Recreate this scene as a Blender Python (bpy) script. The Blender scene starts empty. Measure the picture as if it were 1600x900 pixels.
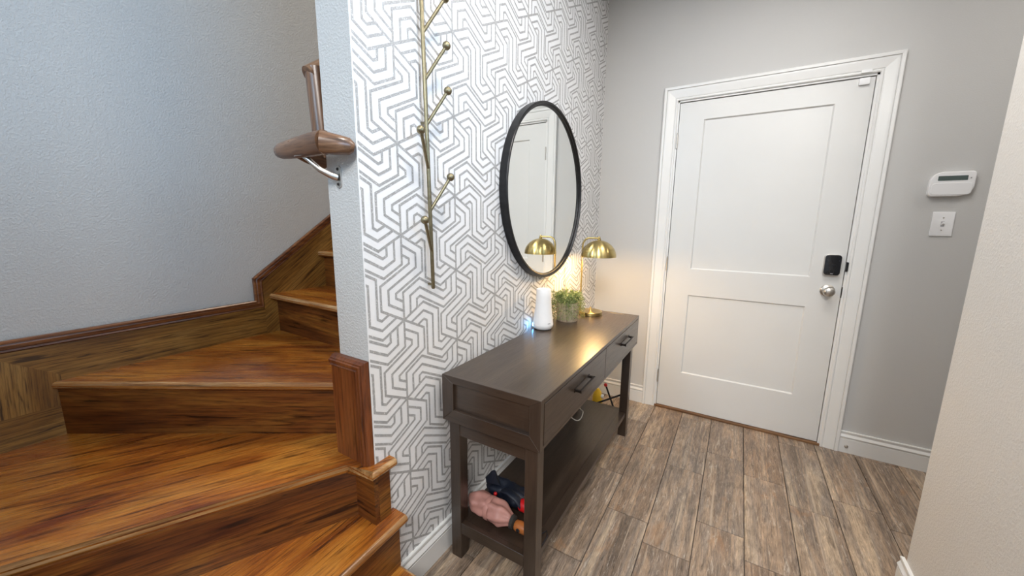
import bpy, bmesh, math, random
from mathutils import Vector, Matrix, noise
random.seed(7)
SC = bpy.context.scene
COL = SC.collection
PI = math.pi

# ------------------------------------------------------------------ camera, world, lights, exposure
def setup_camera():
    f, yaw, pitch, roll = 586.27, .5415, .1731, .0102
    f0 = Vector((-math.sin(yaw), math.cos(yaw), 0)); r0 = Vector((math.cos(yaw), math.sin(yaw), 0))
    fw = f0 * math.cos(pitch) + Vector((0, 0, -math.sin(pitch)))
    up = f0 * math.sin(pitch) + Vector((0, 0, math.cos(pitch)))
    rr = r0 * math.cos(roll) + up * math.sin(roll)
    uu = -r0 * math.sin(roll) + up * math.cos(roll)
    cam = bpy.data.cameras.new('camera'); o = bpy.data.objects.new('camera', cam); COL.objects.link(o)
    m = Matrix((rr, uu, -fw)).transposed().to_4x4(); m.translation = (.8984, -.6826, 1.2945)
    o.matrix_world = m
    cam.sensor_width = 36; cam.lens = 36 * f / 1600; cam.clip_start = .02
    SC.camera = o
setup_camera()
SC.view_settings.view_transform = 'Standard'; SC.view_settings.look = 'None'
SC.view_settings.gamma = 1; SC.view_settings.use_curve_mapping = False
SC.view_settings.exposure = 0.25
W = bpy.data.worlds.new('world'); SC.world = W; W.use_nodes = True
W.node_tree.nodes['Background'].inputs[0].default_value = (.75, .86, 1, 1)
W.node_tree.nodes['Background'].inputs[1].default_value = 1.0

def area(name, loc, target, sx, sy, power, color, shape='RECTANGLE', spread=180):
    l = bpy.data.lights.new(name, 'AREA'); l.shape = shape; l.size = sx; l.size_y = sy
    l.energy = power; l.color = color; l.spread = math.radians(spread)
    o = bpy.data.objects.new(name, l); COL.objects.link(o); o.location = loc
    o.rotation_euler = (Vector(target) - Vector(loc)).to_track_quat('-Z', 'Y').to_euler()
    return o
WARM = (1, .87, .72); COOL = (.72, .86, 1)
area('hall_downlight', (.60, .10, 2.75), (.60, .10, 0), .16, .16, 11.5, (1, .925, .83), 'DISK')
area('entry_fill_light', (1.05, .95, 2.74), (1.0, .95, 0), .6, .6, 12.5, (1, .98, .95), 'DISK')  # unseen soft lamp, added as fill for the wallpaper and far end
area('living_fill_light', (1.5, -2.2, 2.95), (1.3, -1.4, 0.6), .9, .9, 70, (1, .985, .955))  # unseen broad lamp, added as soft frontal fill
area('window_daylight', (-.42, -3.92, 3.1), (-.6, 0, 1.3), 1.15, 1.9, 50, (.55, .77, 1))
area('side_window_daylight', (3.26, -.75, 2.0), (0, -.75, 2.0), 2.0, 1.0, 58, (.38, .66, 1))
area('landing_light', (-.6, 1.3, 4.4), (-.6, .6, 0), .5, .5, 24, WARM, 'DISK')
area('side_hall_fill_light', (2.5, 1.5, 2.75), (2.5, 1.5, 0), .2, .2, 6, (1, .94, .87), 'DISK')  # unseen lamp, added to brighten the wall right of the door

# ------------------------------------------------------------------ materials
class NT:
    def __init__(s, name):
        s.m = bpy.data.materials.new(name); s.m.use_nodes = True
        s.t = s.m.node_tree; s.b = s.t.nodes['Principled BSDF']
    def n(s, kind, **kw):
        nd = s.t.nodes.new(kind)
        for k, v in kw.items():
            if k.startswith('i_'):
                key = k[2:]; key = int(key) if key.isdigit() else key.replace('_', ' ')
                if isinstance(v, bpy.types.NodeSocket): s.t.links.new(v, nd.inputs[key])
                else: nd.inputs[key].default_value = v
            else: setattr(nd, k, v)
        return nd
    def link(s, a, b): s.t.links.new(a, b)
    def coords(s, scale=(1, 1, 1), rnd=True):
        tc = s.n('ShaderNodeTexCoord'); v = tc.outputs['Object']
        if rnd:
            oi = s.n('ShaderNodeObjectInfo')
            c = s.n('ShaderNodeVectorMath', operation='SCALE', i_0=(17.3, 9.1, 23.7)); s.link(oi.outputs['Random'], c.inputs['Scale'])
            a = s.n('ShaderNodeVectorMath', operation='ADD', i_0=v, i_1=c.outputs[0]); v = a.outputs[0]
        return s.n('ShaderNodeVectorMath', operation='MULTIPLY', i_0=v, i_1=scale).outputs[0]
    def noise(s, vec, scale=1, detail=4, rough=.55, dist=0):
        return s.n('ShaderNodeTexNoise', i_Vector=vec, i_Scale=scale, i_Detail=detail, i_Roughness=rough, i_Distortion=dist).outputs['Fac']
    def ramp(s, fac, stops):
        r = s.n('ShaderNodeValToRGB', i_Fac=fac); e = r.color_ramp.elements
        while len(e) < len(stops): e.new(.5)
        for el, (p, c) in zip(e, stops):
            el.position = p; el.color = (*c, 1) if len(c) == 3 else c
        return r.outputs[0]
    def mix(s, fac, a, b, mode='MIX'):
        m = s.n('ShaderNodeMix', data_type='RGBA', blend_type=mode)
        for sock, v in ((m.inputs[0], fac), (m.inputs[6], a), (m.inputs[7], b)):
            if isinstance(v, bpy.types.NodeSocket): s.link(v, sock)
            elif isinstance(v, (int, float)): sock.default_value = v
            else: sock.default_value = (*v, 1)
        return m.outputs[2]
    def set(s, **kw):
        for k, v in kw.items():
            sock = s.b.inputs[k.replace('_', ' ')]
            if isinstance(v, bpy.types.NodeSocket): s.link(v, sock)
            elif isinstance(v, tuple) and len(v) == 3: sock.default_value = (*v, 1)
            else: sock.default_value = v
    def bump(s, h, strength=.2, dist=.002):
        b = s.n('ShaderNodeBump', i_Height=h, i_Strength=strength, i_Distance=dist); s.link(b.outputs[0], s.b.inputs['Normal'])

def plain(name, col, rough=.5, metal=0, var=.06, nscale=30, bump=0, **kw):
    k = NT(name); v = k.coords((1, 1, 1)); f = k.noise(v, nscale, 3)
    d = tuple(c * (1 - var) for c in col); l = tuple(min(1, c * (1 + var)) for c in col)
    k.set(Base_Color=k.ramp(f, [(.3, d), (.7, l)]), Roughness=rough, Metallic=metal, **kw)
    if bump: k.bump(f, bump, .001)
    return k.m

def wallpaint(name, col, bump=.35, scale=95):
    k = NT(name); v = k.coords((1, 1, 1), False)
    big = k.noise(v, 1.3, 2)
    c = k.ramp(big, [(.3, tuple(x * .97 for x in col)), (.7, col)])
    n1 = k.noise(v, scale, 3, .6); h = k.ramp(n1, [(.42, (0, 0, 0)), (.62, (1, 1, 1))])
    k.set(Base_Color=c, Roughness=.55, Specular_IOR_Level=.35); k.bump(h, bump, .0013)
    return k.m

def wood(name, dark, mid, light, rough=.3, along=1.2, across=5, rings=1.0, pores=.6, coat=.0, bump=.12, fine=120, ring_scale=3.0):
    k = NT(name)
    g = k.noise(k.coords((along, across, across)), 1, 5, .6, .9)
    c = k.ramp(g, [(.33, dark), (.5, mid), (.68, light)])
    wv = k.n('ShaderNodeTexWave', wave_type='BANDS', bands_direction='Y', wave_profile='SAW', i_Vector=k.coords((.42, 6.5, 6.5)), i_Scale=ring_scale, i_Distortion=9.0, i_Detail=3, i_Detail_Scale=.8, i_Detail_Roughness=.65).outputs['Fac']
    wv = k.ramp(wv, [(.0, (.38, .32, .28)), (.16, (.72, .68, .64)), (.45, (1, 1, 1)), (.9, (1.06, 1.05, 1.0)), (1.0, (.38, .32, .28))])
    c = k.mix(rings, c, wv, 'MULTIPLY')
    st = k.noise(k.coords((4.5, fine * .55, fine * .55)), 1, 3, .6, .5)
    c = k.mix(pores, c, k.ramp(st, [(.335, (.14, .10, .08)), (.405, (.80, .77, .74)), (.5, (1, 1, 1)), (.66, (1.15, 1.12, 1.05))]), 'MULTIPLY')
    p = k.noise(k.coords((11, fine * 1.9, fine * 1.9)), 1, 4, .65, .3)
    c = k.mix(pores, c, k.ramp(p, [(.36, (.45, .40, .36)), (.47, (.97, .96, .95)), (.62, (1.1, 1.08, 1.04))]), 'MULTIPLY')
    rg = k.n('ShaderNodeMapRange', i_Value=p, i_1=.3, i_2=.7, i_3=rough + .08, i_4=rough - .03).outputs[0]
    k.set(Base_Color=c, Roughness=rg, Coat_Weight=coat, Coat_Roughness=.24)
    k.bump(p, bump, .0006)
    return k.m

M = {}
M['stair_wall'] = wallpaint('painted_grey_wall', (.60, .598, .585), .75, 150)
M['hall_wall'] = wallpaint('painted_warm_grey_wall', (.575, .57, .56), .15, 200)
M['near_wall'] = wallpaint('painted_pale_wall', (.76, .73, .69), .4, 130)
M['ceiling'] = wallpaint('ceiling_paint', (.82, .82, .80), .3, 90)
M['paper'] = plain('wallpaper_ground', (.775, .77, .775), .6, 0, .015, 60)
def ink():
    k = NT('wallpaper_ink'); v = k.coords((1, 1, 1), False)
    f = k.noise(v, 330, 3, .7); g = k.noise(v, 60, 2)
    s = k.ramp(f, [(.36, (1, 1, 1)), (.42, (0, 0, 0))])
    c = k.mix(s, k.ramp(g, [(.3, (.31, .305, .30)), (.7, (.38, .375, .37))]), (.76, .75, .75))
    k.set(Base_Color=c, Roughness=.5); return k.m
M['ink'] = ink()
M['white'] = plain('white_gloss_paint', (.78, .78, .77), .28, 0, .01, 8)
M['door_white'] = plain('white_satin_door_paint', (.70, .70, .69), .33, 0, .012, 5)
M['gap'] = plain('dark_gap', (.03, .025, .02), .8)
M['steel'] = plain('satin_nickel', (.60, .57, .53), .36, 1, .04, 60)
M['black_plastic'] = plain('black_gloss_plastic', (.012, .013, .016), .12, 0, .05)
M['white_plastic'] = plain('white_plastic', (.84, .84, .85), .35, 0, .01)
M['lcd'] = plain('dark_display', (.09, .12, .115), .15, 0, .05)
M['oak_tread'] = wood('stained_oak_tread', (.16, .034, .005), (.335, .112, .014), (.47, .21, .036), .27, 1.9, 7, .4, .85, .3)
M['oak_worn_highlight'] = wood('worn_highlit_oak_nosing', (.26, .11, .035), (.42, .23, .09), (.58, .38, .20), .24, 3, 30, .2, .6, .3)  # scratched finish plus the edge highlight, both put into the colour
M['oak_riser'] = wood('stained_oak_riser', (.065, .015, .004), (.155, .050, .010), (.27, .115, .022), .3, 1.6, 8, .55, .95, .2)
M['oak_red'] = wood('red_mahogany_stain', (.085, .020, .006), (.165, .046, .012), (.23, .075, .022), .3, 1.4, 8, .55, .6, .2)
M['oak_skirt'] = wood('stained_oak_skirt', (.12, .050, .011), (.235, .115, .025), (.33, .185, .05), .34, 1.4, 8, .6, .9, .15)
M['oak_cap'] = wood('stained_oak_moulding', (.09, .026, .008), (.17, .058, .017), (.26, .105, .034), .3, 2, 30, .3, .5, .25)
M['oak_rail'] = wood('worn_oak_handrail', (.085, .040, .020), (.165, .082, .042), (.27, .155, .09), .3, 3, 25, .4, .6, .3)
M['table_wood'] = wood('dark_walnut_veneer', (.029, .017, .011), (.040, .025, .0165), (.053, .035, .024), .34, 1.5, 12, .06, .32, .5, .06, fine=170)
M['table_gap'] = M['gap']
M['bronze'] = plain('dark_bronze_handle', (.055, .045, .04), .3, .85, .1)
M['iron'] = plain('blackened_metal_frame', (.035, .035, .037), .36, .8, .15, 40)
k = NT('brushed_brass'); tg = k.n('ShaderNodeTangent', direction_type='RADIAL', axis='Z')
bf = k.noise(k.coords((3, 3, 160), False), 1, 4)
k.set(Base_Color=k.ramp(bf, [(.3, (.44, .33, .13)), (.7, (.58, .45, .20))]), Metallic=1.0, Roughness=.30, Anisotropic=.85, Anisotropic_Rotation=.25, Tangent=tg.outputs[0]); M['brass'] = k.m
M['hook_brass'] = plain('antique_brass', (.25, .215, .135), .42, 1, .15, 90, .1)
k = NT('mirror_silver'); k.set(Base_Color=(.90, .92, .91), Metallic=1.0, Roughness=.005); M['mirror'] = k.m
def plank_tile():
    k = NT('wood_look_porcelain')
    strip = k.noise(k.coords((.8, 14, 1)), 1, 1.5, .5, .15)
    c = k.ramp(strip, [(.28, (.14, .105, .08)), (.40, (.225, .172, .132)), (.47, (.19, .155, .13)), (.53, (.30, .225, .165)), (.60, (.235, .195, .165)), (.66, (.40, .32, .24)), (.72, (.26, .20, .15))])
    mot = k.noise(k.coords((6, 22, 1)), 1, 6, .7, 1.4)
    c = k.mix(.8, c, k.ramp(mot, [(.32, (.55, .53, .52)), (.5, (1, 1, 1)), (.66, (1.35, 1.32, 1.28))]), 'MULTIPLY')
    fine = k.noise(k.coords((16, 190, 1)), 1, 7, .75, .8)
    c = k.mix(.95, c, k.ramp(fine, [(.33, (.30, .28, .26)), (.46, (.88, .87, .85)), (.56, (1.08, 1.06, 1.04)), (.68, (1.75, 1.7, 1.62))]), 'MULTIPLY')
    blotch = k.noise(k.coords((3.5, 7, 1)), 1, 4, .6, 1.2)
    c = k.mix(k.ramp(blotch, [(.60, (0, 0, 0)), (.74, (.5, .5, .5))]), c, (.33, .175, .08))
    worn = k.noise(k.coords((11, 75, 1)), 1.0, 6, .8, 1.2)
    c = k.mix(k.ramp(worn, [(.56, (0, 0, 0)), (.64, (.75, .75, .75))]), c, (.46, .41, .355))
    ln = k.noise(k.coords((1.3, 55, 1)), 1, 2, .5, .3)
    c = k.mix(k.ramp(ln, [(.64, (0, 0, 0)), (.70, (.7, .7, .7))]), c, (.43, .35, .27))
    c = k.mix(k.ramp(ln, [(.29, (.6, .6, .6)), (.35, (0, 0, 0))]), c, (.10, .08, .066))
    crack = k.noise(k.coords((5, 85, 1)), 1, 5, .7, .6)
    c = k.mix(k.ramp(crack, [(.31, (.85, .85, .85)), (.39, (0, 0, 0))]), c, (.075, .058, .048))
    oi = k.n('ShaderNodeObjectInfo')
    c = k.mix(.9, c, k.ramp(oi.outputs['Random'], [(0, (1.0, 1.0, 1.0)), (.35, (1.25, 1.19, 1.12)), (.7, (1.10, 1.06, 1.02)), (1, (1.28, 1.12, .96))]), 'MULTIPLY')
    k.set(Base_Color=c, Roughness=.42); k.bump(fine, .3, .001); return k.m
M['tile'] = plank_tile()
M['grout'] = plain('dark_grout', (.085, .07, .06), .85, 0, .1, 200)
M['threshold'] = wood('brown_threshold', (.10, .045, .018), (.19, .095, .042), (.28, .15, .07), .4, 3, 30, .3, .5)
M['pot'] = wood('whitewashed_wood_pot', (.36, .29, .21), (.52, .43, .32), (.62, .53, .42), .6, 3, 40, .2, .4)
M['soil'] = plain('dark_soil', (.05, .035, .025), .9, 0, .3, 200)
def leafmat():
    k = NT('trailing_leaves'); f = k.noise(k.coords((1, 1, 1)), 60, 2)
    k.set(Base_Color=k.ramp(f, [(.3, (.10, .17, .05)), (.5, (.23, .29, .085)), (.7, (.42, .44, .19))]), Roughness=.5); return k.m
M['leaf'] = leafmat()
M['pink'] = plain('dusty_pink_nylon', (.50, .235, .19), .5, 0, .12, 25)
M['navy'] = plain('navy_nylon', (.005, .008, .018), .55, 0, .2, 25)
M['red'] = plain('red_plastic', (.60, .012, .014), .3, 0, .05)
M['orange'] = plain('amber_handle', (.42, .13, .03), .35, 0, .15, 40)
M['yellow'] = plain('yellow_plastic', (.80, .52, .03), .35, 0, .05)
M['cord'] = plain('white_cord', (.75, .73, .68), .5, 0, .03)
k = NT('blue_status_light'); k.set(Base_Color=(.1, .3, .9), Emission_Color=(.15, .5, 1.0), Emission_Strength=28.0); M['led'] = k.m
k = NT('warm_bulb'); k.set(Base_Color=(1, .9, .7), Emission_Color=(1, .72, .36), Emission_Strength=140.0); M['bulb'] = k.m
M['grey_mark'] = plain('grey_print', (.35, .35, .37), .5)

# ------------------------------------------------------------------ mesh helpers
WM = {}
def V(*a): return Vector(a)
class MB:
    def __init__(s): s.b = bmesh.new()
    def box(s, x0, x1, y0, y1, z0, z1):
        vs = [s.b.verts.new((x, y, z)) for z in (z0, z1) for x, y in ((x0, y0), (x1, y0), (x1, y1), (x0, y1))]
        for f in ((3, 2, 1, 0), (4, 5, 6, 7), (0, 1, 5, 4), (1, 2, 6, 5), (2, 3, 7, 6), (3, 0, 4, 7)):
            s.b.faces.new([vs[i] for i in f])
        return s
    def loft(s, rings, caps=True, closed=True):
        R = [[s.b.verts.new(p) for p in r] for r in rings]
        n = len(R[0])
        for a, b in zip(R[:-1], R[1:]):
            for i in range(n if closed else n - 1):
                j = (i + 1) % n
                try: s.b.faces.new((a[i], a[j], b[j], b[i]))
                except ValueError: pass
        if caps and closed:
            s.b.faces.new(list(reversed(R[0]))); s.b.faces.new(R[-1])
        return s
    def prism(s, poly, a, b, axis='Z'):
        f = {'Z': lambda p, h: (p[0], p[1], h), 'X': lambda p, h: (h, p[0], p[1]), 'Y': lambda p, h: (p[0], h, p[1])}[axis]
        return s.loft([[f(p, a) for p in poly], [f(p, b) for p in poly]])
    def lathe(s, prof, o=(0, 0, 0), axis='Z', n=32, sgn=1, caps=True):
        o = Vector(o)
        def pt(r, h, t):
            c, d = r * math.cos(t), r * math.sin(t)
            return o + {'Z': V(c, d, h), 'X': V(h * sgn, c, d), 'Y': V(d, h * sgn, c)}[axis]
        return s.loft([[pt(max(r, 1e-5), h, 2 * PI * i / n) for i in range(n)] for r, h in prof], caps)
    def tube(s, pts, r, n=10, flat=1.0, upv=None):
        pts = [Vector(p) for p in pts]; rs = r if isinstance(r, (list, tuple)) else [r] * len(pts)
        rings = []; prev = None
        for i, p in enumerate(pts):
            t = (pts[min(i + 1, len(pts) - 1)] - pts[max(i - 1, 0)]).normalized()
            if prev is None:
                u = Vector(upv) if upv else (V(0, 0, 1) if abs(t.z) < .9 else V(1, 0, 0))
            else: u = prev
            u = (u - t * u.dot(t)).normalized(); prev = u; w = t.cross(u)
            rings.append([p + (u * math.cos(a) + w * math.sin(a) * flat) * rs[i] for a in (2 * PI * q / n for q in range(n))])
        return s.loft(rings)
    def sphere(s, c, r, n=16, m=10):
        return s.lathe([(r * math.sin(PI * i / m), -r * math.cos(PI * i / m)) for i in range(m + 1)], c, n=n)
    def bevel(s, w, seg=2, ang=30):
        bmesh.ops.recalc_face_normals(s.b, faces=s.b.faces)
        es = [e for e in s.b.edges if len(e.link_faces) == 2 and e.calc_face_angle(0) > math.radians(ang)]
        bmesh.ops.bevel(s.b, geom=es, offset=w, segments=seg, profile=.6, affect='EDGES', clamp_overlap=True)
        return s
    def obj(s, name, mat, parent=None, frame=None, smooth=False, label=None, kind=None, cat=None, group=None):
        b = s.b
        bmesh.ops.remove_doubles(b, verts=b.verts, dist=1e-6)
        bmesh.ops.recalc_face_normals(b, faces=b.faces)
        if frame is None:
            c = Vector((0, 0, 0)); xs = [v.co for v in b.verts]
            lo = Vector([min(p[i] for p in xs) for i in range(3)]); hi = Vector([max(p[i] for p in xs) for i in range(3)])
            frame = Matrix.Translation(((lo.x + hi.x) / 2, (lo.y + hi.y) / 2, lo.z))
        inv = frame.inverted()
        for v in b.verts: v.co = inv @ v.co
        me = bpy.data.meshes.new(name); b.to_mesh(me); b.free()
        for m in (mat if isinstance(mat, (list, tuple)) else [mat]): me.materials.append(m)
        if smooth:
            me.polygons.foreach_set('use_smooth', [True] * len(me.polygons))
            try: me.set_sharp_from_angle(angle=math.radians(smooth if smooth is not True else 40))
            except Exception: pass
        return place(bpy.data.objects.new(name, me), parent, frame, label, kind, cat, group)
def place(o, parent, frame, label=None, kind=None, cat=None, group=None):
    COL.objects.link(o); WM[o.name] = frame
    if parent is not None:
        o.parent = parent; o.matrix_basis = WM[parent.name].inverted() @ frame
    else: o.matrix_basis = frame
    for kk, vv in (('label', label), ('kind', kind), ('category', cat), ('group', group)):
        if vv: o[kk] = vv
    return o
def thing(name, loc, label=None, cat=None, kind=None, group=None):
    return place(bpy.data.objects.new(name, None), None, Matrix.Translation(loc), label, kind, cat, group)
def frm(o, x, z=(0, 0, 1)):
    x = Vector(x).normalized(); z = Vector(z); z = (z - x * z.dot(x)).normalized(); y = z.cross(x)
    m = Matrix((x, y, z)).transposed().to_4x4(); m.translation = o
    return m
def arc(cx, cy, r, a0, a1, n=8):
    return [(cx + r * math.cos(math.radians(a0 + (a1 - a0) * i / n)), cy + r * math.sin(math.radians(a0 + (a1 - a0) * i / n))) for i in range(n + 1)]
def sweep2d(path, prof, to3, closed=False):
    """profile (u across to the left of travel, h out of the plane) swept along a mitred 2D path"""
    P = [Vector(p) for p in path]; n = len(P); rings = []
    for i in range(n):
        d1 = (P[i] - P[i - 1]).normalized() if i > 0 else (P[1] - P[0]).normalized()
        d2 = (P[i + 1] - P[i]).normalized() if i < n - 1 else d1
        n1 = Vector((-d1.y, d1.x)); n2 = Vector((-d2.y, d2.x)); m = n1 + n2; m = m / max(.2, m.dot(n1))
        rings.append([to3(P[i] + m * u, h) for u, h in prof])
    return MB().loft(rings)

# ------------------------------------------------------------------ the setting
YD, CW, R, YR = 2.027, .084, 1.514, 1.026
DL, DR, DT = .4945, 1.4085, 2.045
XP, XS = -.135, -1.06            # back of the papered partition, far stairwell wall
HC, H2 = 2.77, 4.6
JB = .013                        # jamb reveal
# floor: slab + individual planks
fl = MB().box(XS, 3.3, -4.0, YD + .15, -.1, -.006).obj('floor', M['grout'], kind='structure')
PW, PL, X0, G = .181, .6, .492, .0016
off = {-3: .33, -2: .05, -1: .535, 0: .27, 1: .156, 2: .40, 3: .278, 4: .137, 5: .289, 6: .19, 7: .43, 8: .02, 9: .31, 10: .12, 11: .47, 12: .25, 13: .07, 14: .36}
FX0, FX1, FY0, FY1 = 0.0, 3.25, -1.2, YD
pn = 0
for kx, of in off.items():
    a, b_ = max(FX0, X0 + PW * kx), min(FX1, X0 + PW * (kx + 1))
    if b_ - a < .02: continue
    y = of - 3 * PL
    while y < FY1:
        c, d = max(y, FY0), min(y + PL, FY1 + .0)
        if d - c > .02:
            m = MB().box(a + G, b_ - G, c + G, d - G, -.006, random.uniform(-.0006, .0))
            bmesh.ops.recalc_face_normals(m.b, faces=m.b.faces)
            bmesh.ops.bevel(m.b, geom=[e for e in m.b.edges if all(v.co.z > -.003 for v in e.verts)], offset=.0012, segments=1, affect='EDGES')
            m.obj('floor_tile', M['tile'], fl, frm(V((a + b_) / 2, (c + d) / 2, -.006), (0, 1, 0))); pn += 1
        y += PL
MB().box(0, 3.25, -4.0, -1.2 - G, -.006, -.0005).obj('floor_beyond', M['tile'], fl, frm(V(1.6, -2.6, 0), (0, 1, 0)))

# papered partition: paper ground with the printed maze as inlaid ink faces
def wallpaper():
    m = MB().box(XP, 0, 0, YD, 0, H2)
    m.b.verts.ensure_lookup_table(); bmesh.ops.recalc_face_normals(m.b, faces=m.b.faces)
    for f in m.b.faces:
        f.material_index = 1 if f.normal.x > .9 else 0
    q = bmesh.new()
    py, pz, y0, z0, w = .262, .2695, .141, .713, .0040
    hd = lambda deg: (math.cos(math.radians(deg)), math.sin(math.radians(deg)))
    U = 1 / 9
    paths = [(0, 0, (3, 2.5, 4, .5, 1)), (1, 1, (2, 1.5, 4, 1.5, 2)), (2, 2, (1, .5, 4, 2.5, 3))]
    npath = 0
    turn = (-30, -90, -150, -90, -30)
    sx, sy = py / (math.sqrt(3) / 2), pz
    for ci in range(-1, 9):
        for ri in range(-6, 9):
            nx, ny = ci * math.sqrt(3) / 2, ri + .5 * ci
            if not (-.3 < y0 + nx * sx < YD + .3 and -.3 < z0 + ny * sy < HC + .3): continue
            for k in range(3):
                for st, _, ln in paths:
                    d = hd(-90 + 60 * k); px, pyy = nx + d[0] * st * U, ny + d[1] * st * U
                    pts = [(px, pyy)]
                    for L, t in zip(ln, turn):
                        d = hd(t + 60 * k); px += d[0] * L * U; pyy += d[1] * L * U; pts.append((px, pyy))
                    pts = [Vector((y0 + a * sx, z0 + b * sy)) for a, b in pts]
                    npath += 1; dep = .0003 + .00004 * (npath % 9)
                    L_, R_ = [], []
                    for i, p in enumerate(pts):
                        d1 = (p - pts[i - 1]).normalized() if i else (pts[1] - p).normalized()
                        d2 = (pts[i + 1] - p).normalized() if i < len(pts) - 1 else d1
                        n1 = Vector((-d1.y, d1.x)); n2 = Vector((-d2.y, d2.x)); mm = n1 + n2; mm = mm / mm.dot(n1)
                        e = (d1 * -.002 if i == 0 else d1 * .002 if i == len(pts) - 1 else Vector((0, 0)))
                        L_.append(p + mm * w + e); R_.append(p - mm * w + e)
                    vl = [q.verts.new((dep, p.x, p.y)) for p in L_]; vr = [q.verts.new((dep, p.x, p.y)) for p in R_]
                    for i in range(len(pts) - 1):
                        q.faces.new((vl[i], vr[i], vr[i + 1], vl[i + 1]))
    for co, no in (((0, .004, 0), (0, -1, 0)), ((0, YD - .002, 0), (0, 1, 0)), ((0, 0, .12), (0, 0, -1)), ((0, 0, HC), (0, 0, 1))):
        bmesh.ops.bisect_plane(q, geom=q.verts[:] + q.edges[:] + q.faces[:], plane_co=co, plane_no=no, clear_outer=True)
    q.normal_update()
    for f in q.faces:
        if f.normal.x < 0: f.normal_flip()
    base = m.obj('wall_papered', [M['stair_wall'], M['paper'], M['ink']], kind='structure')
    me = base.data; b = bmesh.new(); b.from_mesh(me)
    inv = WM[base.name].inverted()
    vm = {v: b.verts.new(inv @ v.co) for v in q.verts}
    for f in q.faces:
        nf = b.faces.new([vm[v] for v in f.verts]); nf.material_index = 2
    q.free(); b.to_mesh(me); b.free()
    base['label'] = 'partition wall with white and grey geometric maze wallpaper'
wallpaper()
# door wall (three blocks round the opening, joined as one wall)
m = MB()
m.box(XP, DL - JB, YD, YD + .14, 0, H2); m.box(DR + JB, 3.3, YD, YD + .14, 0, H2); m.box(DL - JB, DR + JB, YD, YD + .14, DT + JB, H2)
m.box(XS, XP, YD, YD + .14, 0, H2)
m.obj('wall_back', M['hall_wall'], kind='structure')
MB().box(XS - .12, XS, -4.0, YD + .14, 0, H2).obj('wall_stairwell', M['stair_wall'], kind='structure')
MB().box(R, R + .14, .30, YR, 0, HC).bevel(.006, 3).obj('wall_right', M['near_wall'], kind='structure')
MB().box(R, R + .14, -1.3, .2995, 0, 1.62).bevel(.006, 3).obj('wall_half_blocker', M['near_wall'], kind='structure')  # added out of view, keeps the side daylight off the lower surfaces
MB().box(R + .1405, 3.3, .30, .44, 0, HC).obj('wall_cross_blocker', M['hall_wall'], kind='structure')  # added out of view to block side daylight from the door wall
MB().box(3.3, 3.42, -4.0, YD + .14, 0, HC).obj('wall_side', M['hall_wall'], kind='structure')
MB().box(XS, XP + .05, -1.12, -1.0, 0, 1.65).obj('wall_stair_blocker', M['stair_wall'], kind='structure')  # added out of view, height set to cut daylight from behind
m = MB(); m.box(XS, 3.3, -4.12, -4.0, 0, 2.1); m.box(XS, 3.3, -4.12, -4.0, 4.15, H2); m.box(.2, 3.3, -4.12, -4.0, 2.1, 4.15)
m.obj('wall_window', M['hall_wall'], kind='structure')
MB().box(.22, .34, -4.0, -1.12, 0, H2).obj('wall_living_blocker', M['hall_wall'], kind='structure')  # added out of view to hold the blue daylight on the stair side
m = MB(); m.box(XP, 3.3, -1.12, YD, HC, HC + .1); m.obj('ceiling', M['ceiling'], kind='structure')
MB().box(XS, 3.3, -4.0, YD, H2, H2 + .1).obj('ceiling_upper', M['ceiling'], kind='structure')
MB().box(3.3, 3.42, -4.0, -1.12, HC, H2).obj('wall_side_upper', M['hall_wall'], kind='structure')
MB().box(XP, 3.3, -1.12, -1.0, HC + .1, H2).obj('wall_upper', M['hall_wall'], kind='structure')

# baseboards
BPROF = [(0, 0), (0, .014), (.084, .014), (.086, .0115), (.088, .014), (.097, .0165), (.103, .013), (.110, .0085), (.117, .0095), (.123, .012), (.128, .011), (.128, 0)]
def baseboard(name, p0, p1, nrm, ret=False):
    p0, p1, n = Vector(p0), Vector(p1), Vector(nrm)
    return MB().loft([[V(p.x, p.y, z) + n * h for z, h in BPROF] for p in (p0, p1)]).obj(name, M['white'], kind='structure')
baseboard('baseboard_papered', (0, .056, 0), (0, YD - .014, 0), (1, 0, 0))
baseboard('baseboard_corner', (0, YD, 0), (DL - JB - CW, YD, 0), (0, -1, 0))
bb = baseboard('baseboard_back', (DR + JB + CW, YD, 0), (3.25, YD, 0), (0, -1, 0))
baseboard('baseboard_right', (R, -1.3, 0), (R, YR + .016, 0), (-1, 0, 0))
d = MB().lathe([(.0001, 0), (.009, 0), (.009, .003), (.0055, .004), (.005, .008), (.0035, .008), (.003, .004), (.0001, .004)], (1.539, YD - .014, .040), 'Y', 16, -1)
d.obj('door_stop_screw', M['steel'], bb, smooth=True, label='small metal screw ring set in the white baseboard')

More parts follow.
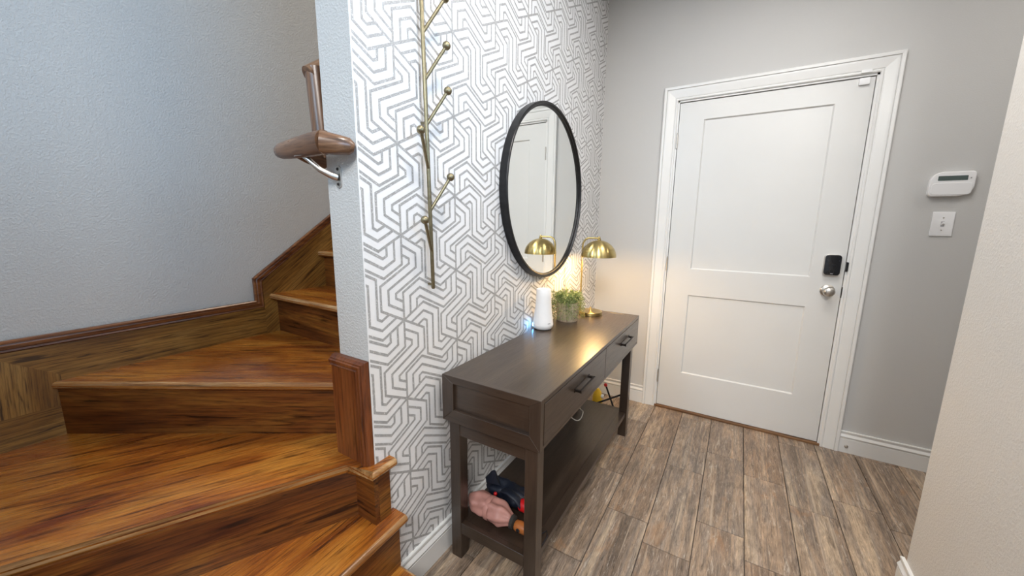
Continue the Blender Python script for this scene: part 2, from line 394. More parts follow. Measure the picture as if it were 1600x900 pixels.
# door, casing, hardware
dr = thing('door_1', ((DL + DR) / 2, YD, 0), 'white two-panel door with black keypad lock and nickel knob', kind='structure')
YS = YD + .006     # slab face
def door_slab():
    m = MB(); b = m.b
    xs = [DL, .636, 1.262, DR]; zs = [.017, .281, .829, 1.003, 1.934, DT - .002]
    vv = {(i, j): b.verts.new((xs[i], YS, zs[j])) for i in range(4) for j in range(6)}
    vb = {(i, j): b.verts.new((xs[i], YS + .04, zs[j])) for i in (0, 3) for j in (0, 5)}
    for i in range(3):
        for j in range(5):
            q = [vv[i, j], vv[i + 1, j], vv[i + 1, j + 1], vv[i, j + 1]]
            if i == 1 and j in (1, 3):
                ins = [b.verts.new((x, YS + .009, z)) for x, z in ((xs[i] + .007, zs[j] + .007), (xs[i + 1] - .007, zs[j] + .007), (xs[i + 1] - .007, zs[j + 1] - .007), (xs[i] + .007, zs[j + 1] - .007))]
                for t in range(4): b.faces.new((q[t], q[(t + 1) % 4], ins[(t + 1) % 4], ins[t]))
            else: b.faces.new(q)
    for t, (i, j, i2, j2) in enumerate(((0, 0, 3, 0), (3, 0, 3, 5), (3, 5, 0, 5), (0, 5, 0, 0))):
        ids = [(a, j) for a in range(4)] if t == 0 else [(3, c) for c in range(6)] if t == 1 else [(a, 5) for a in (3, 2, 1, 0)] if t == 2 else [(0, c) for c in range(5, -1, -1)]
        b.faces.new([vv[q] for q in ids] + [vb[ids[-1]], vb[ids[0]]])
    b.faces.new([vb[0, 0], vb[0, 5], vb[3, 5], vb[3, 0]])
    m.obj('slab', M['door_white'], dr)
    for z0, z1 in ((.281, .829), (1.003, 1.934)):
        MB().box(.6425, 1.2555, YS + .0088, YS + .02, z0 + .0065, z1 - .0065).obj('panel', M['door_white'], dr)
door_slab()
m = MB(); m.box(DL - JB, DL - .003, YD - .001, YD + .14, 0, DT + JB); m.box(DR + .003, DR + JB, YD - .001, YD + .14, 0, DT + JB); m.box(DL - JB, DR + JB, YD - .001, YD + .14, DT + .003, DT + JB)
m.obj('jamb', M['white'], dr)
m = MB(); m.box(DL - .003, DR + .003, YD + .05, YD + .06, 0, DT + .003); m.obj('door_seal', M['gap'], dr)
MB().box(DL - JB, DR + JB, YD - .012, YD + .05, 0, .014).bevel(.003).obj('threshold', M['threshold'], dr, frm(V(.95, YD, 0), (1, 0, 0)), label='brown wooden threshold strip under the door')
CPROF = [(0, 0), (0, .009), (.004, .012), (.010, .012), (.014, .008), (.018, .011), (.055, .016), (.064, .0165), (.066, .013), (.068, .020), (.080, .021), (CW, .018), (CW, 0)]
path = [(DL - JB, 0), (DL - JB, DT + JB), (DR + JB, DT + JB), (DR + JB, 0)]
sweep2d(path, CPROF, lambda p, h: V(p.x, YD - h, p.y)).obj('trim_1', M['white'], kind='structure')
for z in (1.815, 1.03, .23):
    h = MB()
    for q in range(3):
        h.lathe([(.0045, .001), (.0055, .002), (.0055, .029), (.0045, .030)], (DL - .003, YD - .004, z - .045 + q * .030), n=12)
    h.lathe([(.0015, 0), (.004, .002), (.003, .006)], (DL - .003, YD - .004, z + .045), n=12)
    h.box(DL - .0055, DL + .0005, YD - .002, YD + .004, z - .045, z + .045)
    h.obj('hinge', M['steel'], dr, smooth=True)
# knob
kn = MB().lathe([(.0001, 0), (.033, 0), (.034, .003), (.030, .008), (.017, .011), (.012, .018), (.012, .030), (.018, .034), (.0255, .043), (.0275, .052), (.026, .060), (.020, .066), (.010, .069), (.0001, .0695)], (1.349, YS, .932), 'Y', 32, -1)
kn.obj('door_knob', M['steel'], dr, smooth=True, label='round satin nickel door knob')
def rrect(x0, x1, z0, z1, r, n=6):
    return arc(x1 - r, z1 - r, r, 0, 90, n) + arc(x0 + r, z1 - r, r, 90, 180, n) + arc(x0 + r, z0 + r, r, 180, 270, n) + arc(x1 - r, z0 + r, r, 270, 360, n)
lk = MB().prism(rrect(1.314, 1.388, 1.022, 1.137, .016), YS, YS - .020, 'Y').bevel(.002, 2, 60).obj('lock_body', M['steel'], dr, smooth=True)
MB().prism(rrect(1.3155, 1.3865, 1.0235, 1.1355, .015), YS - .020, YS - .030, 'Y').bevel(.003, 2, 60).obj('lock_cover', M['black_plastic'], lk, smooth=True, label='glossy black rounded lock cover')
MB().prism(rrect(1.347, 1.354, 1.048, 1.082, .003), YS - .0295, YS - .033, 'Y').obj('thumb_turn', M['black_plastic'], lk, smooth=True)
MB().prism(rrect(1.345, 1.357, 1.030, 1.033, .001, 2), YS - .0295, YS - .0305, 'Y').obj('logo_mark', M['grey_mark'], lk)
MB().prism(rrect(1.4085, 1.4195, 1.047, 1.098, .004, 4), YD - .012, YD + .01, 'Y').obj('latch_guard', M['black_plastic'], dr)
MB().box(1.4082, 1.4125, YD - .003, YD + .02, .899, .958).obj('strike_plate', M['bronze'], dr)
sn = MB().prism(rrect(1.344, 1.386, 2.008, 2.041, .003, 3), YS, YS - .014, 'Y').bevel(.0015, 2, 60).obj('door_sensor', M['white_plastic'], dr, smooth=True, label='small white contact sensor block at the upper corner of the door')
MB().prism(rrect(1.345, 1.387, 2.062, 2.076, .002, 3), YD - .010, YD - .018, 'Y').obj('sensor_magnet', M['white_plastic'], dr)

# ------------------------------------------------------------------ staircase
ST = thing('staircase', (-.5, -.2, 0), 'dark stained oak winder stairs turning round the papered wall end', 'staircase')
Z = {1: .167, 2: .36, 3: .553, 4: .746, 5: .939, 6: 1.132, 7: 1.325, 8: 1.518}
XK = -1.045
TT = .027
def tread(poly, z, nose, grain, mat='oak_tread'):
    """poly in XY counter-clockwise, nose = indices i of edges (i,i+1) that get the bullnose"""
    m = MB(); b = m.b; n = len(poly)
    lo = [b.verts.new((x, y, z - TT)) for x, y in poly]; hi = [b.verts.new((x, y, z)) for x, y in poly]
    b.faces.new(list(reversed(lo))); b.faces.new(hi)
    es = []
    for i in range(n):
        j = (i + 1) % n; b.faces.new((lo[i], lo[j], hi[j], hi[i]))
    b.edges.ensure_lookup_table()
    for i in nose:
        j = (i + 1) % n
        for r in (lo, hi):
            e = b.edges.get((r[i], r[j]))
            if e: es.append(e)
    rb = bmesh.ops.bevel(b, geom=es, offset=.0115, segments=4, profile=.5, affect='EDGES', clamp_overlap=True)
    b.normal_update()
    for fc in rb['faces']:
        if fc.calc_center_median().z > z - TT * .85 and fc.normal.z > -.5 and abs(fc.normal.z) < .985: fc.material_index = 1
    cx = sum(p[0] for p in poly) / n; cy = sum(p[1] for p in poly) / n
    return m.obj('tread', [M[mat], M['oak_worn_highlight']], ST, frm(V(cx, cy, z), (*grain, 0)), smooth=35)
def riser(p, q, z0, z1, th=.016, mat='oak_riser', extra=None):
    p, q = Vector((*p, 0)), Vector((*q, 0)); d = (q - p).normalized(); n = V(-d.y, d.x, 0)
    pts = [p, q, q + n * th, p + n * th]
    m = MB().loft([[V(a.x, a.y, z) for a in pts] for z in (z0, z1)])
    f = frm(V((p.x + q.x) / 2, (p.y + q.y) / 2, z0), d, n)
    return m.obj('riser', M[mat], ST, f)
# treads 1-3 (climbing toward -x), 4 (winder), 5-8 (straight, climbing +y)
tread([(.30, -.985), (.30, .054), (.0, .054), (.0, 0.0), (-.02, -.985)], Z[1], [0, 1], (0, 1))
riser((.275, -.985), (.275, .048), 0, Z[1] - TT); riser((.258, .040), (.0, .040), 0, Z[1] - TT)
tread([(.118, -.985), (.068, .060), (.0, .060), (.0, -.002), (-.12, -.01), (-.535, -.985)], Z[2], [0], (-.048, 1))
riser((.088, -.985), (.0375, .050), Z[1], Z[2] - TT); riser((.0205, .050), (0, .050), Z[1], Z[2] - TT)
n3 = [(-.560, -.985), (-.080, -.038), (.035, -.038), (.035, .056)]
tread(n3 + [(.0, .056), (.0, -.001), (XP - .001, -.001), (XP - .001, .13), (XK, -.43), (XK, -.985)], Z[3], [0, 1, 2], (.52, 1))
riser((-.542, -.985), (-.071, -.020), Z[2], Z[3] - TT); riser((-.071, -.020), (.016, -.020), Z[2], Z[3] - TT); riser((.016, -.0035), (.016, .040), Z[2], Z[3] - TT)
tread([(XK, -.464), (XP, .100), (XP, .30), (XK, .30)], Z[4], [0], (.85, .53))
riser((XK, -.452), (XP, .121), Z[3], Z[4] - TT)
for kz in (5, 6, 7, 8):
    y = .248 + .264 * (kz - 5)
    tread([(XK, y), (XP, y), (XP, y + .31), (XK, y + .31)], Z[kz], [0], (1, 0))
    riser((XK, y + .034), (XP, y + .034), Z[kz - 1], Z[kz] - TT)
# skirt boards on the stairwell wall (plane x = XS .. XK)
def skirt(poly, grain, name='skirt_board', mat='oak_skirt'):
    cy = sum(p[0] for p in poly) / len(poly); cz = sum(p[1] for p in poly) / len(poly)
    return MB().prism(poly, XS, XK, 'X').obj(name, M[mat], ST, frm(V(XK, cy, cz), (0, *grain), (1, 0, 0)))
skirt([(-.985, .50), (-.44, .50), (-.44, .660), (-.985, .660)], (1, 0))
skirt([(-.578, .660), (-.44, .660), (-.44, .768), (-.578, .868)], (.05, 1))
skirt([(-.578, .868), (-.440, .768), (-.44, .64), (.222, .64), (.222, .878), (-.578, .872)], (1, 0))
sl = .73
skirt([(.222, .70), (.30, .70), (1.05, 1.28), (1.05, 1.62), (.222, 1.003)], (1, sl))
KP = [(0, .0), (0, .004), (.004, .008), (.010, .006), (.013, .011), (.024, .013), (.029, .011), (.031, .016), (.036, .016), (.040, .012), (.040, 0)]
def cap(pts):
    m = sweep2d(pts, KP, lambda p, h: V(XS + .006 + h * 1.0 + .002, p.x, p.y))
    return m.obj('cap_moulding', M['oak_cap'], ST, frm(V(XS, pts[0][0], pts[0][1]), (0, 1, 0)), smooth=30)
cap([(-.985, .665), (-.575, .665), (-.575, .872), (.222, .876), (.222, 1.003), (1.05, 1.003 + .828 * sl)])
# trim board at the wall end
tb = MB().box(-.155, -.030, -.020, -.0005, Z[3] + .0005, .858).obj('end_board', M['oak_red'], ST, frm(V(-.1, -.02, .6), (0, 0, 1), (0, -1, 0)), label='reddish brown trim board on the wall end')
EP = [(0, 0), (0, .020), (.003, .024), (.008, .021), (.011, .026), (.020, .027), (.022, .022), (.026, .021), (.029, .016), (.033, .013), (.035, 0)]
sweep2d([(-.157, .852), (-.036, .852), (-.036, Z[3] + .0005)], EP, lambda p, h: V(p.x, -h - .0005, p.y)).obj('cap_moulding', M['oak_red'], tb, frm(V(-.05, -.02, .7), (0, 0, 1), (0, -1, 0)), smooth=30)

# handrail wrapping the wall end
HR = thing('handrail', (-.05, -.03, 1.49), 'short oak handrail piece wrapping the end of the stair wall', 'handrail')
def rail(name, pts, rs, flat, up, f):
    m = MB().tube(pts, rs, 20, flat, up); return m.obj(name, M['oak_rail'], HR, f, smooth=50)
C0 = V(-.042, -.066, 1.492)
rail('rail_section', [C0 + V(.004, 0, 0), C0 + V(-.06, 0, -.001), C0 + V(-.14, .001, -.003), C0 + V(-.195, .002, -.004), C0 + V(-.215, .002, -.004), C0 + V(-.222, .002, -.004)], [.031, .0295, .026, .0225, .018, .010], .85, (0, 0, 1), frm(C0, (1, 0, 0)))
rail('rail_section', [C0 + V(-.006, -.004, 0), C0 + V(.02, .023, -.003), C0 + V(.040, .046, -.006), C0 + V(.046, .056, -.008)], [.030, .026, .022, .012], .9, (0, 0, 1), frm(C0, (.7, .75, 0)))
rail('rail_drop', [(-.192, .03, 1.475), (-.192, .03, 1.55), (-.203, .03, 1.70), (-.205, .03, 1.726)], [.030, .030, .030, .030], .85, (1, 0, 0), frm(V(-.19, .03, 1.5), (0, 0, 1), (1, 0, 0)))
rail('rail_section', [(-.192, .03, 1.470), (-.185, -.02, 1.478), (-.170, -.064, 1.487)], [.024, .024, .022], .9, (0, 0, 1), frm(V(-.19, 0, 1.48), (0, 1, 0)))
rail('rail_slope', [(-.205, .012, 1.702), (-.200, .25, 1.876), (-.194, .9, 2.35)], [.027, .027, .027], .85, (0, 0, 1), frm(V(-.19, .03, 1.7), (0, .8, .59)))
br = MB().tube([(-.145, -.062, 1.468), (-.128, -.058, 1.458), (-.105, -.042, 1.432), (-.088, -.022, 1.418), (-.080, -.006, 1.413)], [.006, .007, .008, .009, .010], 10).obj('bracket', M['steel'], HR, smooth=True, label='satin metal rail bracket')
MB().prism(rrect(-.170, -.118, -.078, -.052, .012, 5), 1.4655, 1.4700).obj('rail_plate', M['steel'], br, smooth=True)
MB().prism(rrect(-.092, -.070, 1.385, 1.446, .011, 6), -.0045, -.0002, 'Y').obj('wall_plate', M['steel'], br, smooth=True)
for z in (1.392 + .003, 1.436):
    MB().lathe([(.0001, 0), (.0045, 0), (.004, .0018), (.0001, .0026)], (-.081, -.0044, z), 'Y', 12, -1).obj('screw', M['bronze'], br, smooth=True)

# ------------------------------------------------------------------ console table
TX0, TX1, TY0, TY1, TZ, TB = .030, .428, .279, 1.570, .757, .583
T = thing('console_table', ((TX0 + TX1) / 2, (TY0 + TY1) / 2, 0), 'long dark walnut console table with two drawers and a low shelf', 'console table')
tw = M['table_wood']
MB().box(TX0 + .001, TX1 - .001, TY0 + .016, TY1 - .016, TZ - .018, TZ).bevel(.0012, 1).obj('table_top', tw, T, frm(V(.2, .9, TZ), (0, 1, 0)))
def end_frame(y, s):
    """mitred frame round a recessed panel, facing s (-1 near end, +1 far end)"""
    ya, yb = y, y - s * .022
    o = [(TX0, TB), (TX1, TB), (TX1, TZ + .0004), (TX0, TZ + .0004)]; i_ = [(.080, .630), (.388, .630), (.388, .730), (.080, .730)]
    for a in range(4):
        b_ = (a + 1) % 4
        m = MB().prism([o[a], o[b_], i_[b_], i_[a]], ya, yb, 'Y').bevel(.0009, 1, 20)
        g = (1, 0, 0) if a in (0, 2) else (0, 0, 1)
        m.obj('frame_rail', tw, T, frm(V((o[a][0] + o[b_][0]) / 2, y, (o[a][1] + o[b_][1]) / 2), g, (0, s, 0)))
    MB().box(.070, .398, min(y - s * .012, y - s * .020), max(y - s * .012, y - s * .020), .62, .74).obj('end_panel', tw, T, frm(V(.2, y, .68), (1, 0, 0), (0, s, 0)))
end_frame(TY0, -1); end_frame(TY1, 1)
# carcass between the ends: back, bottom, front frame
MB().box(TX0, TX0 + .015, TY0 + .022, TY1 - .022, TB, TZ - .019).obj('back_panel', tw, T, frm(V(.03, .9, .6), (0, 1, 0)))
MB().box(TX0 + .015, TX1 - .001, TY0 + .022, TY1 - .022, TB, TB + .011).obj('bottom_panel', tw, T, frm(V(.2, .9, .6), (0, 1, 0)))
MB().box(TX0 + .016, TX1 - .016, TY0 + .03, TY1 - .03, TB + .012, TZ - .02).obj('drawer_cavity', M['gap'], T)
MB().box(TX1 - .016, TX1, TY0 + .022, TY1 - .022, .741, TZ - .0005).obj('front_rail', tw, T, frm(V(TX1, .9, .75), (0, 1, 0), (1, 0, 0)))
for y0, y1, h0, h1 in ((.305, .931, .556, .712), (.9345, 1.547, 1.186, 1.350)):
    dw = MB().box(TX1 - .018, TX1 + .0005, y0, y1, .5965, .7375).bevel(.001, 1).obj('drawer', tw, T, frm(V(TX1, (y0 + y1) / 2, .66), (0, 1, 0), (1, 0, 0)))
    h = MB().box(TX1 + .020, TX1 + .027, h0, h1, .678, .689)
    h.box(TX1, TX1 + .022, h0, h0 + .008, .679, .688); h.box(TX1, TX1 + .022, h1 - .008, h1, .679, .688)
    h.box(TX1 + .0005, TX1 + .004, h0 - .002, h1 + .002, .676, .692)
    h.obj('handle', M['bronze'], dw, label='dark bronze bar handle')
LX = ((.043, .090), (.363, .410)); LY = ((.300, .347), (1.498, 1.545))
for a, b_ in LX:
    for c, d in LY:
        MB().box(a, b_, c, d, 0, TB).bevel(.002, 1).obj('leg', tw, T, frm(V((a + b_) / 2, (c + d) / 2, 0), (0, 0, 1), (1, 0, 0)))
for y0 in (.303, 1.520):
    MB().box(.090, .363, y0, y0 + .022, .522, TB).obj('apron', tw, T, frm(V(.2, y0, .55), (1, 0, 0), (0, -1, 0)))
    MB().box(.090, .363, y0, y0 + .022, .110, .157).bevel(.001, 1).obj('stretcher', tw, T, frm(V(.2, y0, .13), (1, 0, 0), (0, -1, 0)))
MB().box(.060, .363, .325, 1.520, .135, .157).obj('shelf', tw, T, frm(V(.2, .9, .15), (0, 1, 0)))
MB().box(.363, .402, .347, 1.498, .132, .157).bevel(.001, 1).obj('shelf_edge', tw, T, frm(V(.38, .9, .15), (0, 1, 0)))

# ------------------------------------------------------------------ mirror
MY, MZ, MR = 1.128, 1.444, .434
mr = thing('mirror', (0, MY, MZ), 'large round wall mirror in a thin black metal frame', 'mirror')
MB().lathe([(MR - .004, .001), (MR, .002), (MR, .037), (MR - .002, .040), (MR - .010, .040), (MR - .012, .036), (MR - .014, .032), (MR - .019, .031), (MR - .021, .029), (MR - .022, .022), (MR - .022, .001)], (0, MY, MZ), 'X', 120, 1, False).obj('frame', M['iron'], mr, smooth=30)
f = MB(); f.lathe([(.0001, .004), (MR - .0215, .004), (MR - .0215, .0245), (.0001, .0245)], (0, MY, MZ), 'X', 120, 1, False)
f.obj('mirror_glass', M['mirror'], mr, smooth=20)

# ------------------------------------------------------------------ wall hook rail
hk = thing('wall_hook_rack', (0, .256, 1.07), 'tall branching antique brass coat hook rack on the patterned wallpaper', 'coat rack')
stem = lambda z: V(.022, .2555 - (z - 1.07) * .0215, z)
m = MB().tube([stem(1.07), stem(1.075), stem(1.5), stem(2.12), stem(2.125)], [.005, .0065, .0065, .0065, .005], 12)
m.tube([V(0.001, .2555, 1.085), V(.020, .2555, 1.085)], .004, 8); m.tube([V(.001, stem(2.1).y, 2.1), stem(2.1)], .004, 8); m.tube([V(.001, stem(1.6).y, 1.6), stem(1.6)], .004, 8)
m.obj('stem', M['hook_brass'], hk, smooth=40)
for i, z in enumerate((1.196, 1.328, 1.459, 1.592, 1.722, 1.853, 1.985)):
    s = -1 if i in (0, 2, 6) else 1
    p = stem(z); q = p + V(.035, s * .064, .112 if s > 0 else .103)
    a = MB().tube([p, q], .0052, 10).obj('hook_arm', M['hook_brass'], hk, smooth=40)
    MB().sphere(q, .0130, 20, 12).obj('ball_end', M['hook_brass'], a, smooth=60)

# ------------------------------------------------------------------ table lamp
lp = thing('table_lamp', (.172, 1.440, TZ), 'brushed brass dome table lamp, lit, at the far end of the console table', 'lamp')
MB().lathe([(.0001, 0), (.066, 0), (.069, .002), (.069, .019), (.067, .021), (.0001, .021)], (.172, 1.440, TZ), n=48).obj('base', M['brass'], lp, smooth=40)
pts = [(.112, 1.425, TZ + .02), (.112, 1.425, 1.10), (.112, 1.424, 1.160)]
for i in range(1, 9):
    t = PI / 2 * i / 8; pts.append((.112 + .040 * (1 - math.cos(t)), 1.424, 1.160 + .050 * math.sin(t)))
pts += [(.18, 1.422, 1.2105), (.213, 1.420, 1.2105)]
MB().tube(pts, .0052, 12, upv=(0, 1, 0)).obj('stem', M['brass'], lp, smooth=50)
SX, SY, SZ, SR = .211, 1.420, 1.105, .100
prof = [(SR * math.cos(PI / 2 * i / 16), SZ + .094 * math.sin(PI / 2 * i / 16)) for i in range(16)] + [(.006, SZ + .094)]
prof2 = [(r - .002 if r > .01 else .006, z - (.0022 if z > SZ + .01 else 0)) for r, z in reversed(prof)]
sh = MB().lathe(prof + prof2, (SX, SY, 0), n=64, caps=False).obj('lamp_shade', M['brass'], lp, smooth=60)
MB().lathe([(.006, 0), (.010, .002), (.010, .010), (.006, .012), (.007, .018), (.004, .022), (.0001, .023)], (SX, SY, SZ + .093), n=20).obj('finial', M['brass'], sh, smooth=50)
MB().lathe([(.011, .030), (.012, .028), (.012, .0), (.0001, .0)], (SX, SY, SZ + .060), n=16).obj('socket', M['white_plastic'], lp, smooth=40)
MB().sphere(V(SX, SY, SZ + .046), .018, 16, 10).obj('bulb', M['bulb'], lp, smooth=60)
MB().lathe([(.011, 0), (.009, .004), (.0055, .010), (.0055, .022), (.0045, .024), (.0001, .024)], (.172, 1.44, TZ + .021), n=16).obj('switch', M['brass'], lp, smooth=40)
l = bpy.data.lights.new('lamp_bulb_light', 'POINT'); l.energy = 7; l.color = (1, .66, .30); l.shadow_soft_size = .022
o = bpy.data.objects.new('lamp_bulb_light', l); COL.objects.link(o); o.location = (SX, SY, SZ + .014)

# ------------------------------------------------------------------ potted plant
PC = V(.108, 1.236, TZ)
pp = thing('potted_plant', PC, 'trailing green plant in a whitewashed pot between router and lamp', 'plant')
MB().lathe([(.0001, 0), (.056, 0), (.058, .003), (.062, .100), (.062, .104), (.056, .104), (.055, .092), (.0001, .092)], PC, n=36).obj('pot', M['pot'], pp, frm(PC, (0, 0, 1), (1, 0, 0)), smooth=40)
MB().lathe([(.0001, .0925), (.0555, .0925), (.05, .098), (.0001, .102)], PC, n=24).obj('soil', M['soil'], pp, smooth=60)
q = MB(); rnd = random.Random(3)
def strand(q, pts, w, rnd):
    pts = [Vector(p) for p in pts]; prev = None
    for i in range(len(pts)):
        t = (pts[min(i + 1, len(pts) - 1)] - pts[max(0, i - 1)]).normalized()
        s = t.cross(V(0, 0, 1)) if abs(t.z) < .95 else t.cross(V(1, 0, 0)); s.normalize()
        ww = w * (1 - .75 * i / (len(pts) - 1))
        a, b_ = q.b.verts.new(pts[i] + s * ww), q.b.verts.new(pts[i] - s * ww)
        if prev: q.b.faces.new((prev[0], prev[1], b_, a))
        prev = (a, b_)
def leaf(q, p, d, L, w):
    d = d.normalized(); s = d.cross(V(rnd.uniform(-1, 1), rnd.uniform(-1, 1), rnd.uniform(-1, 1))).normalized(); u = s.cross(d)
    a = [p, p + d * L * .4 + s * w, p + d * L + u * L * .1, p + d * L * .4 - s * w]
    q.b.faces.new([q.b.verts.new(v) for v in a])
for i in range(420):
    th = rnd.uniform(0, 2 * PI); r0 = rnd.uniform(.0, .052)
    c, s = math.cos(th), math.sin(th)
    reach = rnd.uniform(.05, .096); drop = rnd.choice([rnd.uniform(-.02, .03), rnd.uniform(.05, .12), rnd.uniform(.10, .19)])
    if abs(PC.x + reach * c) < .02: pass
    pts = []
    for k_ in range(7):
        t = k_ / 6; r = r0 + (reach - r0) * min(1, t * 1.5); z = .100 + .052 * math.sin(min(1, t * 1.6) * PI * .62) - drop * t * t
        pts.append(PC + V(max(-.10, r * c) + rnd.uniform(-.003, .003), r * s + rnd.uniform(-.003, .003), max(.016, z)))
    strand(q, pts, .0009, rnd)
    for k_ in range(16):
        t = rnd.uniform(.08, 1) * 5.99; a = int(t); p = pts[a].lerp(pts[a + 1], t - a)
        leaf(q, p, V(rnd.uniform(-1, 1), rnd.uniform(-1, 1), rnd.uniform(-.5, 1)), rnd.uniform(.008, .015), .0017)
q.obj('foliage', M['leaf'], pp, kind='stuff')
for x, y, h, dx in ((.01, .012, .098, .006), (-.005, -.012, .088, -.004), (.02, -.004, .075, .010), (-.015, .02, .105, -.006), (.028, .016, .07, .014)):
    q = MB(); b0 = PC + V(x, y, .10); strand(q, [b0, b0 + V(dx * .3, 0, h * .5), b0 + V(dx, .004, h)], .0032, rnd); q.obj('grass_blade', M['leaf'], pp)

# ------------------------------------------------------------------ router
RC = V(.072, 1.004, TZ)
rt = thing('wifi_router', RC, 'white tapered cylinder router standing on the console table', 'router')
MB().lathe([(.0001, 0), (.034, 0), (.044, .004), (.050, .012), (.0525, .024), (.0525, .0275), (.0515, .028), (.0515, .0288), (.0522, .0292), (.050, .05), (.0445, .09), (.0405, .13), (.0385, .17), (.0375, .204), (.0355, .208), (.0335, .207), (.0335, .203), (.0001, .203)], RC, n=48).obj('body', M['white_plastic'], rt, smooth=35)
MB().lathe([(.0001, .0), (.044, .0), (.0445, .003), (.0001, .003)], RC + V(0, 0, .0005), n=32).obj('foot', M['gap'], rt)
MB().prism([(-.0442, -.010), (-.0442, .010), (-.049, .009), (-.0495, -.009)], .014, .026).obj('status_light', M['led'], rt)
bpy.data.objects['status_light'].matrix_basis = Matrix.Rotation(math.radians(22), 4, 'Z') @ Matrix.Translation((-.0515, 0, .014))
MB().prism(rrect(-.008, .008, .036, .0385, .001, 2), -.0005, .0008, 'Y').obj('logo_mark', M['grey_mark'], rt)
bpy.data.objects['logo_mark.001'].matrix_basis = Matrix.Rotation(math.radians(62), 4, 'Z') @ Matrix.Translation((0, -.0517, .036))

# ------------------------------------------------------------------ alarm keypad, light switch
ak = thing('alarm_keypad', (1.743, YD, 1.497), 'white alarm keypad with dark display on the grey wall right of the door', 'keypad')
x0, x1, z0, z1 = 1.668, 1.820, 1.440, 1.556
out = arc(x1 - .016, z1 - .016, .016, 0, 90, 6) + arc(x0 + .046, z1 - .046, .046, 90, 180, 8) + arc(x0 + .018, z0 + .018, .018, 180, 270, 6) + arc(x1 - .050, z0 + .050, .050, 270, 360, 8)
MB().prism(out, YD, YD - .024, 'Y').bevel(.004, 3, 50).obj('body', M['white_plastic'], ak, smooth=40)
MB().prism(rrect(1.694, 1.793, 1.514, 1.536, .002, 3), YD - .0235, YD - .0248, 'Y').obj('display', M['lcd'], ak)
MB().prism(rrect(1.676, 1.812, 1.447, 1.503, .014, 5), YD - .0235, YD - .0262, 'Y').bevel(.001, 1, 50).obj('flip_cover', M['white_plastic'], ak, smooth=40)
MB().lathe([(.0001, 0), (.003, 0), (.003, .001), (.0001, .0012)], (1.803, YD - .0238, 1.524), 'Y', 12, -1).obj('indicator', M['grey_mark'], ak)
sw = thing('light_switch', (1.745, YD, 1.308), 'white toggle light switch plate on the grey wall below the keypad', 'switch')
MB().prism(rrect(1.706, 1.784, 1.249, 1.367, .003, 3), YD, YD - .006, 'Y').bevel(.0025, 2, 50).obj('plate', M['white_plastic'], sw, smooth=40)
MB().box(1.739, 1.751, YD - .0065, YD - .005, 1.296, 1.320).obj('toggle_slot', M['grey_mark'], sw)
MB().loft([[(1.7405, YD - .006, 1.300), (1.7495, YD - .006, 1.300), (1.7495, YD - .006, 1.312), (1.7405, YD - .006, 1.312)], [(1.7415, YD - .017, 1.309), (1.7485, YD - .017, 1.309), (1.7485, YD - .016, 1.318), (1.7415, YD - .016, 1.318)]]).obj('toggle', M['white_plastic'], sw)
for z in (1.278, 1.338):
    MB().lathe([(.0001, 0), (.003, 0), (.0026, .001), (.0001, .0014)], (1.745, YD - .006, z), 'Y', 12, -1).obj('screw', M['steel'], sw, smooth=True)

# ------------------------------------------------------------------ things on and behind the lower shelf
SHZ = .157
def folded(name, a, b_, R0, mat, parent, folds, seed, tw_=2.5):
    """bunched fabric of a folded umbrella along a->b_"""
    a, b_ = Vector(a), Vector(b_); t = (b_ - a).normalized(); u = V(0, 0, 1); u = (u - t * u.dot(t)).normalized(); w = t.cross(u)
    rings = []; N = 26; K = 40
    for i in range(N + 1):
        s = i / N; c = a.lerp(b_, s); ring = []
        env = min(1, .35 + 3.2 * s) * min(1, .45 + 2.6 * (1 - s)); belt = 1 - .13 * math.exp(-((s - .5) / .05) ** 2)
        for k_ in range(K):
            th = 2 * PI * k_ / K
            r = R0 * env * belt * (1 + .10 * math.sin(folds * th + tw_ * 3 * s) + .16 * (noise.noise(V(math.cos(th) * 1.6 + seed, math.sin(th) * 1.6, s * 5))))
            ring.append(c + (u * math.cos(th) + w * math.sin(th)) * r)
        rings.append(ring)
    return MB().loft(rings).obj(name, mat, parent, smooth=70)
pk = thing('pink_umbrella', (.2, .385, SHZ), 'folded dusty pink umbrella lying at the near end of the low shelf', 'umbrella')
folded('canopy', (.068, .388, .206), (.268, .378, .196), .042, M['pink'], pk, 6, 1.0)
MB().lathe([(.0431, .0), (.0445, .003), (.0445, .016), (.0431, .019)], (.160, .3835, .201), 'X', 36, 1, False).obj('strap', M['pink'], pk, smooth=50)
MB().lathe([(.012, 0), (.026, .004), (.024, .016), (.012, .020)], (.266, .378, .193), 'X', 14).obj('rib_tips', M['gap'], pk)
hd = MB().lathe([(.014, 0), (.019, .004), (.0205, .02), (.0205, .052), (.018, .066), (.0001, .068)], (.286, .377, .188), 'X', 20).obj('handle', M['orange'], pk, smooth=50, label='amber brown handle with black button')
MB().lathe([(.007, 0), (.0075, .002), (.005, .004), (.0001, .004)], (.309, .356, .190), 'Y', 14, -1).obj('button', M['black_plastic'], hd, smooth=50)
MB().tube([(.345, .375, .190), (.385, .362, .176), (.400, .372, .161), (.398, .420, .160), (.385, .44, .160), (.372, .40, .164), (.352, .38, .185)], .0018, 8).obj('wrist_strap', M['navy'], pk, smooth=60)
nv = thing('navy_umbrella', (.22, .46, SHZ), 'bunched dark navy umbrella with a red handle behind the pink one', 'umbrella')
folded('canopy', (.085, .494, .204), (.285, .478, .206), .043, M['navy'], nv, 5, 4.0)
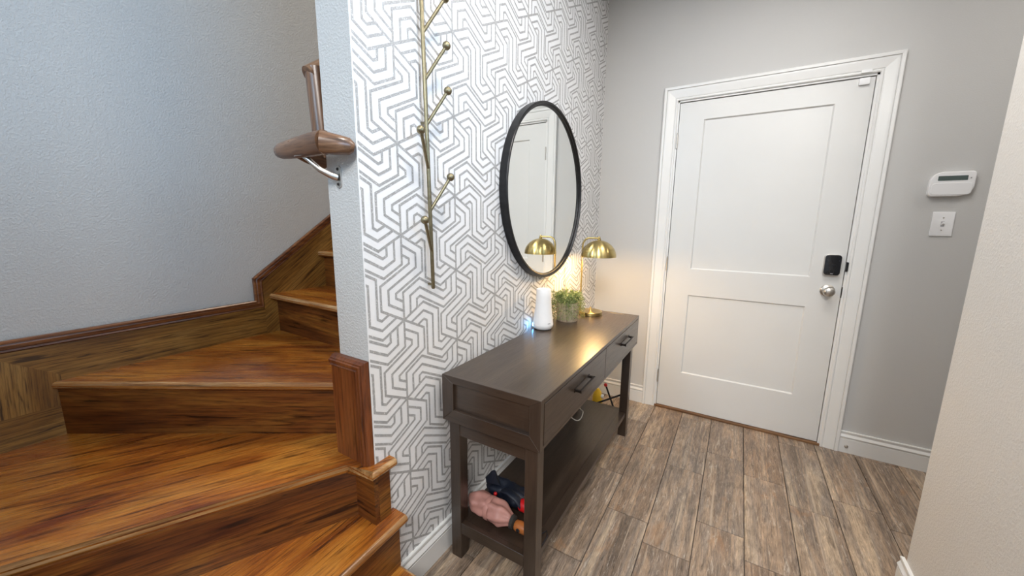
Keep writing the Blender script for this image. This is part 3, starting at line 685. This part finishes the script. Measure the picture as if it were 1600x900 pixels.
fl_ = MB(); fl_.loft([[V(.10, .455, .235), V(.128, .445, .250), V(.165, .46, .245), V(.150, .49, .235), V(.11, .49, .230)], [V(.098, .452, .262), V(.122, .445, .270), V(.148, .46, .268), V(.138, .485, .26), V(.106, .485, .258)], [V(.128, .455, .302), V(.134, .453, .304), V(.141, .458, .303), V(.139, .465, .301), V(.131, .465, .300)]])
fl_.obj('loose_fabric', M['navy'], nv, smooth=50)
MB().tube([V(.19, .44, .247), V(.225, .43, .262), V(.262, .425, .252), V(.283, .425, .225)], [.006, .008, .008, .005], 10, 2.2).obj('closing_strap', M['navy'], nv, smooth=60)
MB().lathe([(.018, 0), (.0225, .004), (.0235, .014), (.0235, .050), (.019, .060), (.0001, .062)], (.270, .440, .222), 'X', 22).obj('handle', M['red'], nv, smooth=50, label='bright red handle')
MB().sphere(V(.158, .436, .222), .0075, 12, 8).obj('snap_button', M['red'], nv, smooth=60)

# corner behind the table: folding stand and yellow container
fs = thing('folding_stand', (.20, 1.78, 0), 'black crossed folding stand with red knob in the corner past the table', 'stand')
MB().tube([(.203, 1.75, .186), (.278, 1.75, .007)], .0065, 8).obj('leg', M['iron'], fs, smooth=50)
MB().tube([(.045, 1.645, .009), (.18, 1.698, .082), (.307, 1.748, .147), (.345, 1.763, .166)], .0065, 8).obj('leg', M['iron'], fs, smooth=50)
MB().sphere(V(.200, 1.75, .192), .0125, 14, 9).obj('knob', M['red'], fs, smooth=60, label='small red knob on the end of the leg')
yb = V(.120, 1.835, 0)
yc = thing('yellow_container', yb, 'small yellow plastic container with a white cap in the corner behind the table', 'container')
MB().lathe([(.0001, 0), (.034, 0), (.037, .004), (.036, .05), (.028, .085), (.014, .108), (.012, .112), (.0001, .112)], yb, n=24).obj('body', M['yellow'], yc, smooth=40)
MB().lathe([(.0001, .0), (.015, .0), (.015, .016), (.012, .019), (.0001, .019)], yb + V(.026, 0, .062), 'X', 18).obj('cap', M['white_plastic'], yc, smooth=40)
# white cord sagging under the drawers
cp_ = [V(.022, 1.46, .50), V(.06, 1.43, .32), V(.12, 1.39, .20), V(.17, 1.35, .183), V(.20, 1.311, .190), V(.205, 1.26, .172), V(.20, 1.19, .195), V(.17, 1.12, .27), V(.09, 1.06, .42), V(.022, 1.04, .56)]
cs_ = []
for a in range(len(cp_) - 1):
    p0, p1, p2, p3 = cp_[max(a - 1, 0)], cp_[a], cp_[a + 1], cp_[min(a + 2, len(cp_) - 1)]
    for t in (0, .25, .5, .75):
        cs_.append(.5 * (2 * p1 + (p2 - p0) * t + (2 * p0 - 5 * p1 + 4 * p2 - p3) * t * t + (3 * p1 - p0 - 3 * p2 + p3) * t ** 3))
cd = MB().tube(cs_ + [cp_[-1]], .0028, 8)
cd.obj('power_cord', M['cord'], smooth=60, label='thin white power cord looping down onto the low shelf of the console table', cat='cord')
